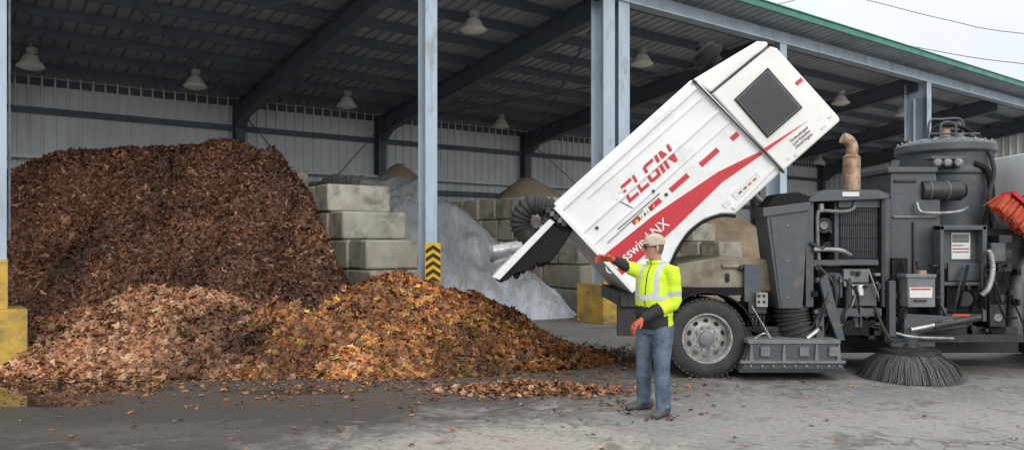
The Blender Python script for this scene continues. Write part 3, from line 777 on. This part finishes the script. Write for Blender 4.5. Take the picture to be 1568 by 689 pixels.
a.build('blower_housing',truck,bevel=.008)
a=Acc()
pth([(1372,250,10.6),(1366,270,10.5),(1364,300,10.4),(1352,330,10.2)],.07,'black',seg=14)
pth([(1355,335,10.1),(1330,330,10.2)],.05,'rubber')
pth([(1425,218,10.8),(1432,195,10.8),(1455,192,10.8),(1480,198,10.8),(1505,215,10.8),(1516,245,10.8)],.028,'pitch')
pth([(1420,215,10.9),(1424,186,10.9),(1440,183,10.9),(1472,184,10.9),(1474,212,10.9)],.016,'gray')
pth([(1440,215,10.6),(1442,190,10.6),(1462,190,10.6),(1463,213,10.6)],.014,'gray')
pth([(1424,205,10.7),(1500,205,10.7)],.014,'gray')
a.cyl(P(1447,215,10.9),P(1447,196,10.9),.07,'tan',16); a.cyl(P(1470,222,10.7),P(1470,205,10.7),.05,'gray2',16)
pth([(1490,250,10.45),(1512,262,10.4),(1518,300,10.4),(1510,340,10.3),(1505,380,10.2)],.045,'pitch')
pth([(1482,205,10.6),(1508,222,10.5),(1522,260,10.4),(1515,300,10.35),(1520,340,10.3)],.028,'rubber')
a.build('hoses_and_rails',truck)
a=Acc()
a.B(1438,345,1512,488,10.05,10.5,'gray'); a.B(1440,346,1446,492,9.9,10.05,'gray'); a.B(1505,346,1511,492,9.9,10.05,'gray'); a.B(1440,346,1511,352,9.9,10.05,'gray')
a.B(1446,432,1505,437,9.9,10.05,'gray'); a.B(1446,480,1505,486,9.88,10.0,'black')
a.B(1457,356,1486,397,10.03,10.052,'label'); a.B(1459,359,1484,371,10.02,10.035,'gray2'); a.B(1459,380,1484,381.5,10.02,10.035,'red'); a.B(1459,385,1484,386.2,10.02,10.035,'smalltext'); a.B(1459,375,1476,376.2,10.02,10.035,'smalltext')
a.B(1452,403,1500,430,9.97,10.06,'gray'); a.B(1450,440,1502,478,9.95,10.06,'pitch'); a.cyl(P(1476,458,9.96),P(1476,458,9.9),.1,'black',20)
a.B(1458,481,1486,484.5,9.86,9.885,'orange')
a.B(1390,423,1432,470,9.72,9.95,'gray2'); a.B(1388,420,1434,425,9.70,9.97,'gray2'); a.B(1393,440,1428,456,9.705,9.725,'label'); a.B(1395,441,1426,444,9.70,9.712,'orange')
a.B(1400,459,1420,462,9.705,9.725,'blackpaint'); a.cyl(P(1411,423,9.82),P(1411,414,9.82),.06,'tan',16)
a.B(1366,395,1390,520,9.95,10.3,'pitch'); a.B(1362,430,1372,515,9.85,9.95,'gray')
a.B(1355,512,1568,524,9.9,10.05,'black')
a.prism([(1385,480),(1480,486),(1480,500),(1385,512)][::-1],9.8,9.95,'gray')
a.cyl(P(1394,505,9.75),P(1460,492,9.75),.035,'steel',12); a.cyl(P(1430,499,9.75),P(1500,486,9.75),.045,'black',12)
for k in range(3): a.B(1530-k*1,360+k*22,1550,372+k*22,10.0,10.3,'black')
a.B(1518,372,1540,400,9.9,10.2,'gray'); a.B(1513,440,1540,520,9.95,10.5,'pitch')
a.B(1516,466,1540,500,9.88,9.96,'black')
a.B(1512,350,1600,440,10.4,11.4,'black'); a.B(1520,300,1600,352,10.6,11.4,'gray')
a.cyl(P(1528,486,9.88),P(1528,486,9.86),.05,'steel',16)
for i in range(40):
    x=random.uniform(1360,1560); y=random.uniform(400,515); s_=random.uniform(3,9)
    a.B(x,y,x+s_,y+random.uniform(3,11),9.9+i*.001,10.05,random.choice(['gray','black','gray2','pitch','black']))
a.build('service_panels',truck,bevel=.006)
a=Acc()
pth([(1503,452,9.8),(1514,440,9.78),(1520,415,9.78),(1518,392,9.8),(1512,384,9.85)],.035,'steel',n=14,rib=.07)
for i in range(14):
    x0=random.uniform(1375,1540); x1=x0+random.uniform(-40,40); y0=random.uniform(395,440)
    pth([(x0,y0,9.9),((x0+x1)/2,y0+random.uniform(20,60),9.8),(x1,y0+random.uniform(50,95),9.95)],random.choice([.01,.014,.02]),random.choice(['rubber','pitch','black']),seg=7,n=7)
pth([(1340,470,9.85),(1352,500,9.75),(1365,520,9.7),(1385,520,9.7)],.02,'rubber'); pth([(1372,510,9.7),(1400,516,9.65),(1460,518,9.7)],.018,'steel')
a.build('hydraulic_lines',truck)
a=Acc()
pth([(1552,520,10.1),(1554,480,10.1),(1560,430,10.1),(1578,400,10.1)],.10,'alum',seg=20,n=10,rib=.03)
a.cyl(P(1590,470,10.2),P(1590,350,10.2),.07,'black',18)
a.build('heat_guard',truck)
a=Acc()
d1=(P(1600,345,10.1)-P(1545,297,10.1)).normalized(); d2=Vector((d1.z,0,-d1.x))
if d2.z>0: d2=-d2
for k in range(500):
    p=P(1545,297,10.0).lerp(P(1600,345,10.0),random.random())+Vector((0,random.uniform(0,.25),0)); q=p+d2*random.uniform(.16,.24)+d1*random.uniform(-.05,.03)+Vector((0,random.uniform(-.03,.03),0))
    w_=d1*.006; a.add([p-w_,p+w_,q+w_,q-w_],[(0,1,2,3)],'orange')
a.beam(P(1543,296,10.12),P(1602,347,10.12),.28,.05,'red',up=d2)
a.build('push_broom_head',truck,recalc=False)
a=Acc()
bc=Vector((P(1393,0,9.85).x,9.85,0)); R=.66
a.lathe([(0,.44),(.1,.44),(.12,.40),(.30,.38),(.36,.36),(.36,.31),(.30,.30),(0,.30)],bc,(0,0,1),'black',36)
a.cyl(bc+Vector((0,0,.4)),bc+Vector((0,0,.62)),.09,'gray',18); a.beam(bc+Vector((-.25,0,.43)),bc+Vector((.3,0,.43)),.08,.06,'gray')
a.path([bc+Vector((0,0,.55)),bc+Vector((.3,.1,.62)),bc+Vector((.6,.4,.6))],.05,'gray',10,5)
for k in range(1500):
    an=random.uniform(0,2*math.pi); r0=random.uniform(.27,.36); r1=R*random.uniform(.80,1.05)-(.36-r0)*1.2; an2=an+random.uniform(-.04,.10)
    p=bc+Vector((math.cos(an)*r0,math.sin(an)*r0,.32)); q=bc+Vector((math.cos(an2)*r1,math.sin(an2)*r1,.015))
    w=Vector((-math.sin(an),math.cos(an),0))*.006; m_=(p+q)/2+Vector((math.cos(an),math.sin(an),0))*.03+Vector((0,0,.03))
    v=[p-w,p+w,m_-w,m_+w,q-w*.8,q+w*.8]
    a.add(v,[(0,1,3,2),(2,3,5,4)],'bristle')
a.build('side_broom',truck,recalc=False)
a=Acc()
a.prism([(1640,470),(1860,470),(1862,380),(1835,230),(1640,222)][::-1],9.75,12.1,'white')
a.prism([(1690,350),(1800,350),(1785,250),(1690,248)][::-1],9.735,9.76,'mesh'); a.B(1660,470,1860,520,9.9,12,'black')
a.build('cab',truck,bevel=.06,seg=3)
wheel(Vector((P(1750,0,9.9).x,9.92,wr)),wr,.27,'front_wheel'); wheel(Vector((P(1750,0,9.9).x,11.95,wr)),wr,.27,'front_wheel_far')
# ---------------------------------------------------------------- MAN
M['hivis']=mat('hi_vis_yellow',(.66,.86,.03),(.55,.74,.025),7,.7,bump=.6,bscale=14)
M['jblack']=mat('black_fleece',(.018,.018,.02),(.03,.03,.032),9,.85,bump=.4,bscale=18)
M['silver']=mat('reflective_tape',(.56,.58,.60),(.46,.47,.48),10,.4)
M['jeans']=mat('denim',(.12,.16,.21),(.065,.09,.13),5,.85,bump=.8,bscale=14,lo=.4,hi=.6)
M['glove']=mat('orange_glove',(.58,.13,.06),(.44,.08,.04),14,.7,bump=.3)
M['skin']=mat('skin',(.50,.27,.19),(.42,.20,.14),20,.5)
M['hair']=mat('gray_hair',(.16,.13,.11),(.10,.08,.07),60,.7)
M['cap']=mat('khaki_cap',(.52,.46,.35),(.42,.36,.26),18,.8,bump=.2)
M['shoe']=mat('worn_shoe',(.06,.065,.07),(.10,.095,.085),14,.7)
M['glass']=mat('dark_sunglasses',(.015,.015,.017),None,5,.15)
man=root('man_in_hi_vis',(1.44,7.8,0))
def remesh(acc,name,vox,smooth=2,rule=None):
    me=acc.mesh(name+'_src'); bm=bmesh.new(); bm.from_mesh(me); bmesh.ops.recalc_face_normals(bm,faces=bm.faces); bm.to_mesh(me)
    bvh=BVHTree.FromBMesh(bm); bm.faces.ensure_lookup_table(); mi=[f.material_index for f in bm.faces]
    ob=bpy.data.objects.new(name,me); col.objects.link(ob)
    r=ob.modifiers.new('r','REMESH'); r.mode='VOXEL'; r.voxel_size=vox
    s_=ob.modifiers.new('s','SMOOTH'); s_.iterations=smooth; s_.factor=.5
    bpy.context.view_layer.update()
    nm=bpy.data.meshes.new_from_object(ob.evaluated_get(bpy.context.evaluated_depsgraph_get()))
    bm.free(); bpy.data.objects.remove(ob)
    nm.name=name; nm.materials.clear()
    names=list(acc.names)
    for p in nm.polygons:
        c=p.center; _,_,i,_=bvh.find_nearest(c); k=mi[i] if i is not None else 0
        nmn=names[k]
        if rule: nmn=rule(c,nmn)
        if nmn not in names: names.append(nmn)
        p.material_index=names.index(nmn); p.use_smooth=True
    for n_ in names: nm.materials.append(M[n_])
    ob=bpy.data.objects.new(name,nm); col.objects.link(ob); ob.parent=man; ob.matrix_parent_inverse=Matrix.Translation(man.location).inverted()
    return ob
A_=Vector((.72,-.69,0)).normalized()
Fd=A_.cross(Vector((0,0,1))).normalized()
if Fd.x>0: Fd=-Fd
C0=Vector((1.44,7.8,0))
def L(l,f,z): return C0+A_*l+Fd*f+Vector((0,0,z))
a=Acc()
tors=[(.80,.170,.13,0),(.86,.185,.145,0),(.90,.20,.16,0.005),(.95,.192,.152,.01),(1.0,.20,.165,.01),(1.06,.192,.155,.015),(1.14,.202,.165,.015),(1.25,.205,.158,.005),(1.36,.210,.150,-.01),(1.43,.188,.13,-.02),(1.475,.13,.10,-.02),(1.505,.085,.085,-.015),(1.53,.075,.078,-.005)]
a.loft([L(0,f,z) for z,_,_,f in tors],[(l,f) for _,l,f,_ in tors],['jeans','jblack','jblack','jblack','jblack','jblack']+['hivis']*6,24,side=A_)
a.ell(L(0,-.10,1.46),(.13,.08,.065),'hivis',axis=(0,0,1),side=A_)
a.ell(L(0,-.02,1.515),(.105,.10,.035),'hivis',axis=(0,0,1),side=A_)
shL=L(.195,-.01,1.42); elL=P(1034,463,7.66); wrL=P(982,489,7.58)
a.loft([L(.13,-.01,1.43),shL,shL.lerp(elL,.25),shL.lerp(elL,.45),shL.lerp(elL,.62),shL.lerp(elL,.8),elL.lerp(shL,.08),elL.lerp(wrL,.06)+Vector((0,0,-.01)),elL.lerp(wrL,.3),elL.lerp(wrL,.45),elL.lerp(wrL,.6),elL.lerp(wrL,.78),elL.lerp(wrL,.97)],[.075,.085,.083,.074,.078,.068,.070,.066,.060,.063,.052,.054,.042],['hivis']*9+['jblack']*3,16)
shR=L(-.185,.02,1.42); wrR=P(939,397,7.86); elR=P(962,409,7.93)
a.loft([L(-.12,.0,1.42),shR,shR.lerp(elR,.4),shR.lerp(elR,.7),elR,elR.lerp(wrR,.3),elR.lerp(wrR,.6),elR.lerp(wrR,.95)],[.075,.08,.070,.074,.062,.060,.050,.044],['hivis']*4+['jblack']*3,16)
def leg(hip,kn,an,m='jeans'):
    pts=[hip+Vector((0,0,.04)),hip,hip.lerp(kn,.35),hip.lerp(kn,.75),kn,kn.lerp(an,.15),kn.lerp(an,.3),kn.lerp(an,.55),kn.lerp(an,.75),kn.lerp(an,.88),an]
    a.loft(pts,[(.105,.12),(.112,.125),(.105,.11),(.088,.092),(.080,.084),(.074,.080),(.080,.086),(.072,.078),(.076,.082),(.070,.077),(.076,.088)],m,18,side=A_)
hL=L(.09,0,.86); hR=L(-.09,0,.86)
aL=P(1016,620,7.64); aL.z=.075; aR=P(986,613,7.97); aR.z=.085
kL=hL.lerp(aL,.47)+Fd*.02; kR=hR.lerp(aR,.47)+Fd*.035
leg(hL,kL,aL); leg(hR,kR,aR)
def foot(an,dirv,k=1):
    d=Vector(dirv).normalized(); s_=d.cross(Vector((0,0,1)))
    g=Vector((an.x,an.y,0))
    pts=[(-.10,.032,.045),(-.09,.040,.05),(-.03,.046,.055),(.03,.047,.058),(.09,.052,.046),(.14,.054,.040),(.185,.048,.034),(.205,.030,.026)]
    a.loft([g+d*x+Vector((0,0,h)) for x,w,h in pts],[(w,h) for x,w,h in pts],'shoe',14,side=s_)
    a.loft([g+Vector((0,0,.05)),g+Vector((0,0,.13))],[.05,.05],'shoe',12)
foot(aL,(-.62,-.78,0)); foot(aR,(-.93,-.36,0))
def rule(c,n):
    q=c-C0; l=q.dot(A_); f=q.dot(Fd); z=c.z
    wob=.012*math.sin(l*25)
    if n in('hivis','jblack'):
        onarmL=(c-shL).cross((elL-shL).normalized()).length<.095 and (c-shL).dot((elL-shL).normalized())>.02 and l>.14
        tL=(c-shL).dot((elL-shL).normalized())/(elL-shL).length
        dL2=(c-elL).dot((wrL-elL).normalized()); nearfore=(c-elL).cross((wrL-elL).normalized()).length<.078 and dL2>.02 and dL2<(wrL-elL).length+.02 and (f>.08 or l>.15)
        if nearfore: return 'jblack' if dL2>.17 else 'hivis'
        if onarmL:
            return 'silver' if .64<tL<.80 else 'hivis'
        far=(c-shR).dot(Fd)>.10 and l<-.1 and z>1.3
        if far: return n
        if z<1.08: return 'jblack'
        if 1.14+wob<z<1.195+wob: return 'silver'
        if z>1.2 and .085<abs(l)+.04*(z-1.2)<.135: return 'silver'
        if f>.05 and abs(l)<.006: return 'jblack'
        return 'hivis'
    return n
remesh(a,'body_and_clothes',.009,2,rule)
def hand(w,d,nrm,thumbside,curl,splay,name):
    a=Acc(); d=Vector(d).normalized(); nrm=Vector(nrm); nrm=(nrm-d*nrm.dot(d)).normalized(); l=d.cross(nrm)*thumbside
    a.loft([w-d*.03,w,w+d*.02,w+d*.06,w+d*.095],[(.030,.026),(.030,.024),(.038,.022),(.046,.020),(.043,.016)],'glove',14,side=l)
    for i,(off,Ln) in enumerate(((.034,.078),(.0115,.086),(-.0115,.080),(-.033,.062))):
        p=w+d*.080+l*off; c=curl*(1+.12*i)
        dd=(d+l*(off*splay)).normalized(); pts=[p]
        for k,fr in enumerate((.45,.32,.25)):
            ang=c*(.6+.5*k) if k else c*.5
            dd=(dd*math.cos(ang)+nrm*math.sin(ang)).normalized()
            p=p+dd*(Ln*fr+.01); pts.append(p)
        a.loft(pts,[.0125,.0118,.0108,.0085],'glove',10)
    p=w+d*.022+l*.028; q=p+(l*.75+d*.6+nrm*.25).normalized()*.042; r=q+(l*.35+d*.9+nrm*.35).normalized()*.036
    a.loft([p,q,r],[.018,.0145,.011],'glove',10)
    remesh(a,name,.0045,1)
hand(P(937,397,7.86),(-1,-.15,.12),(.15,-.6,-.8),1,.18,9,'right_hand')
hand(P(983,489,7.58),(-.85,-.1,-.65),(.55,.35,-.75),1,.55,4,'left_hand')
HF=Vector((-.98,-.20,0)).normalized(); HS=HF.cross(Vector((0,0,1)))
hc=L(0,.015,0)
def Hh(f,s_,z): return Vector((hc.x,hc.y,0))+HF*f+HS*s_+Vector((0,0,z))
a=Acc()
a.loft([Hh(-.03,0,1.47),Hh(-.025,0,1.53),Hh(-.01,0,1.58)],[(.062,.06),(.056,.056),(.06,.06)],'skin',16,side=HS)
a.loft([Hh(.045,0,1.545),Hh(.035,0,1.565),Hh(.02,0,1.59),Hh(.008,0,1.62),Hh(.0,0,1.66),Hh(-.005,0,1.70),Hh(-.008,0,1.74),Hh(-.01,0,1.765),Hh(-.01,0,1.78)],
       [(.022,.03),(.042,.055),(.058,.076),(.068,.092),(.075,.100),(.077,.102),(.070,.092),(.045,.06),(.015,.02)],'skin',24,side=HS)
a.loft([Hh(.098,0,1.675),Hh(.112,0,1.655),Hh(.124,0,1.636),Hh(.108,0,1.628)],[.009,.011,.014,.012],'skin',10)
a.loft([Hh(.080,-.024,1.598),Hh(.093,0,1.601),Hh(.080,.024,1.598)],[.006,.009,.006],'skin',8)
a.ell(Hh(.078,0,1.565),(.022,.018,.018),'skin')
a.loft([Hh(.085,-.045,1.690),Hh(.097,0,1.692),Hh(.085,.045,1.690)],[.009,.011,.009],'skin',8)
for sg in(-1,1):
    a.ell(Hh(-.005,sg*.080,1.655),(.010,.020,.033),'skin',side=HS)
    a.ell(Hh(.085,sg*.032,1.668),(.013,.013,.013),'skin',n=6,seg=8)
def hrule(c,n):
    q=c-Vector((hc.x,hc.y,0)); f=q.dot(HF); z=c.z; s_=abs(q.dot(HS))
    if s_>.083: return 'skin'
    if f<-.015 and z>1.60: return 'hair'
    if f<.03 and z>1.66: return 'hair'
    return 'skin'
remesh(a,'head',.0055,2,hrule)
a=Acc()
tilt=Vector((0,0,1))+HF*.08
base=Hh(-.005,0,1.708)
a.loft([base+tilt*t for t in(-.018,0,.03,.06,.082,.095,.10)],[(.087,.112),(.087,.113),(.084,.108),(.073,.093),(.052,.066),(.025,.03),(.006,.008)],'cap',24,side=HS)
a.loft([base+HF*.07,base+HF*.11+Vector((0,0,-.001)),base+HF*.15+Vector((0,0,-.008)),base+HF*.178+Vector((0,0,-.02))],[(.075,.006),(.070,.006),(.058,.005),(.03,.004)],'cap',16,side=HS)
a.ell(base+tilt*.1,(.008,.008,.005),'cap',n=6,seg=8)
a.build('baseball_cap',man,angle=60)
a=Acc()
for sg in(-1,1):
    a.ell(Hh(.100,sg*.033,1.667),(.027,.006,.019),'glass',side=HS)
    a.path([Hh(.097,sg*.058,1.672),Hh(.06,sg*.080,1.672),Hh(-.0,sg*.086,1.668)],.0035,'glass',6,4)
a.cyl(Hh(.106,-.01,1.672),Hh(.106,.01,1.672),.003,'glass',6)
a.build('sunglasses',man)
# ---------------------------------------------------------------- power lines
M['wire']=mat('wire',(.06,.06,.065),None,3,.6)
pl=root('power_line',(30,48,0))
a=Acc()
a.path([P(1080,-60,48),P(1325,0,48),P(1450,31,48),P(1568,52,48),P(1900,75,48)],.022,'wire',6,6)
a.path([P(1080,-10,46),P(1280,45,46),P(1420,76,46),P(1568,98,46),P(1900,125,46)],.022,'wire',6,6)
a.path([P(1165,12,50),P(1230,-3,50),P(1400,-60,50)],.022,'wire',6,6)
a.cyl(Vector((P(1900,0,47).x,47,0)),Vector((P(1900,0,47).x,47,15)),.17,'wire',12,.12)
a.build('wires_and_pole',pl)
# ---------------------------------------------------------------- world, sun, camera
w=bpy.data.worlds.new('World'); scene.world=w; w.use_nodes=True
nt=w.node_tree; bg=nt.nodes['Background']
el=math.radians(30); az=math.radians(163)
sky=N(nt,'ShaderNodeTexSky'); sky.sky_type='NISHITA'; sky.sun_disc=False; sky.sun_elevation=el; sky.sun_rotation=az
tc=N(nt,'ShaderNodeTexCoord').outputs['Generated']
sp=N(nt,'ShaderNodeSeparateXYZ'); nt.links.new(tc,sp.inputs[0])
grad=mapr(nt,sp.outputs[2],0,1,.74,1.95)   # overcast sky: brighter towards the zenith
cl=mixc(nt,mapr(nt,noise_(nt,2.2,3,.6,tc,.6),.35,.7),(9.1,9.4,9.8),(7.6,8.0,8.5))
cl=mixc(nt,1.0,cl,grad,'MULTIPLY')
c=mixc(nt,.9,sky.outputs[0],cl)
nt.links.new(c,bg.inputs[0]); bg.inputs[1].default_value=.115
sun=bpy.data.lights.new('sun','SUN'); sun.energy=1.5; sun.angle=math.radians(40); sun.color=(1,.97,.92)
so=bpy.data.objects.new('sun',sun); col.objects.link(so)
dirv=Vector((math.sin(az)*math.cos(el),math.cos(az)*math.cos(el),math.sin(el)))
so.rotation_euler=dirv.to_track_quat('Z','Y').to_euler(); so.location=(0,-5,20)
cam=bpy.data.cameras.new('camera'); co=bpy.data.objects.new('camera',cam); col.objects.link(co)
cam.sensor_width=36; cam.lens=36*F/1568; cam.shift_y=30.5/1568; cam.clip_end=2000; cam.clip_start=.1
co.location=(0,0,H0); co.rotation_euler=(math.radians(90),0,0); scene.camera=co
scene.view_settings.view_transform='Standard'; scene.view_settings.look='None'; scene.view_settings.exposure=0
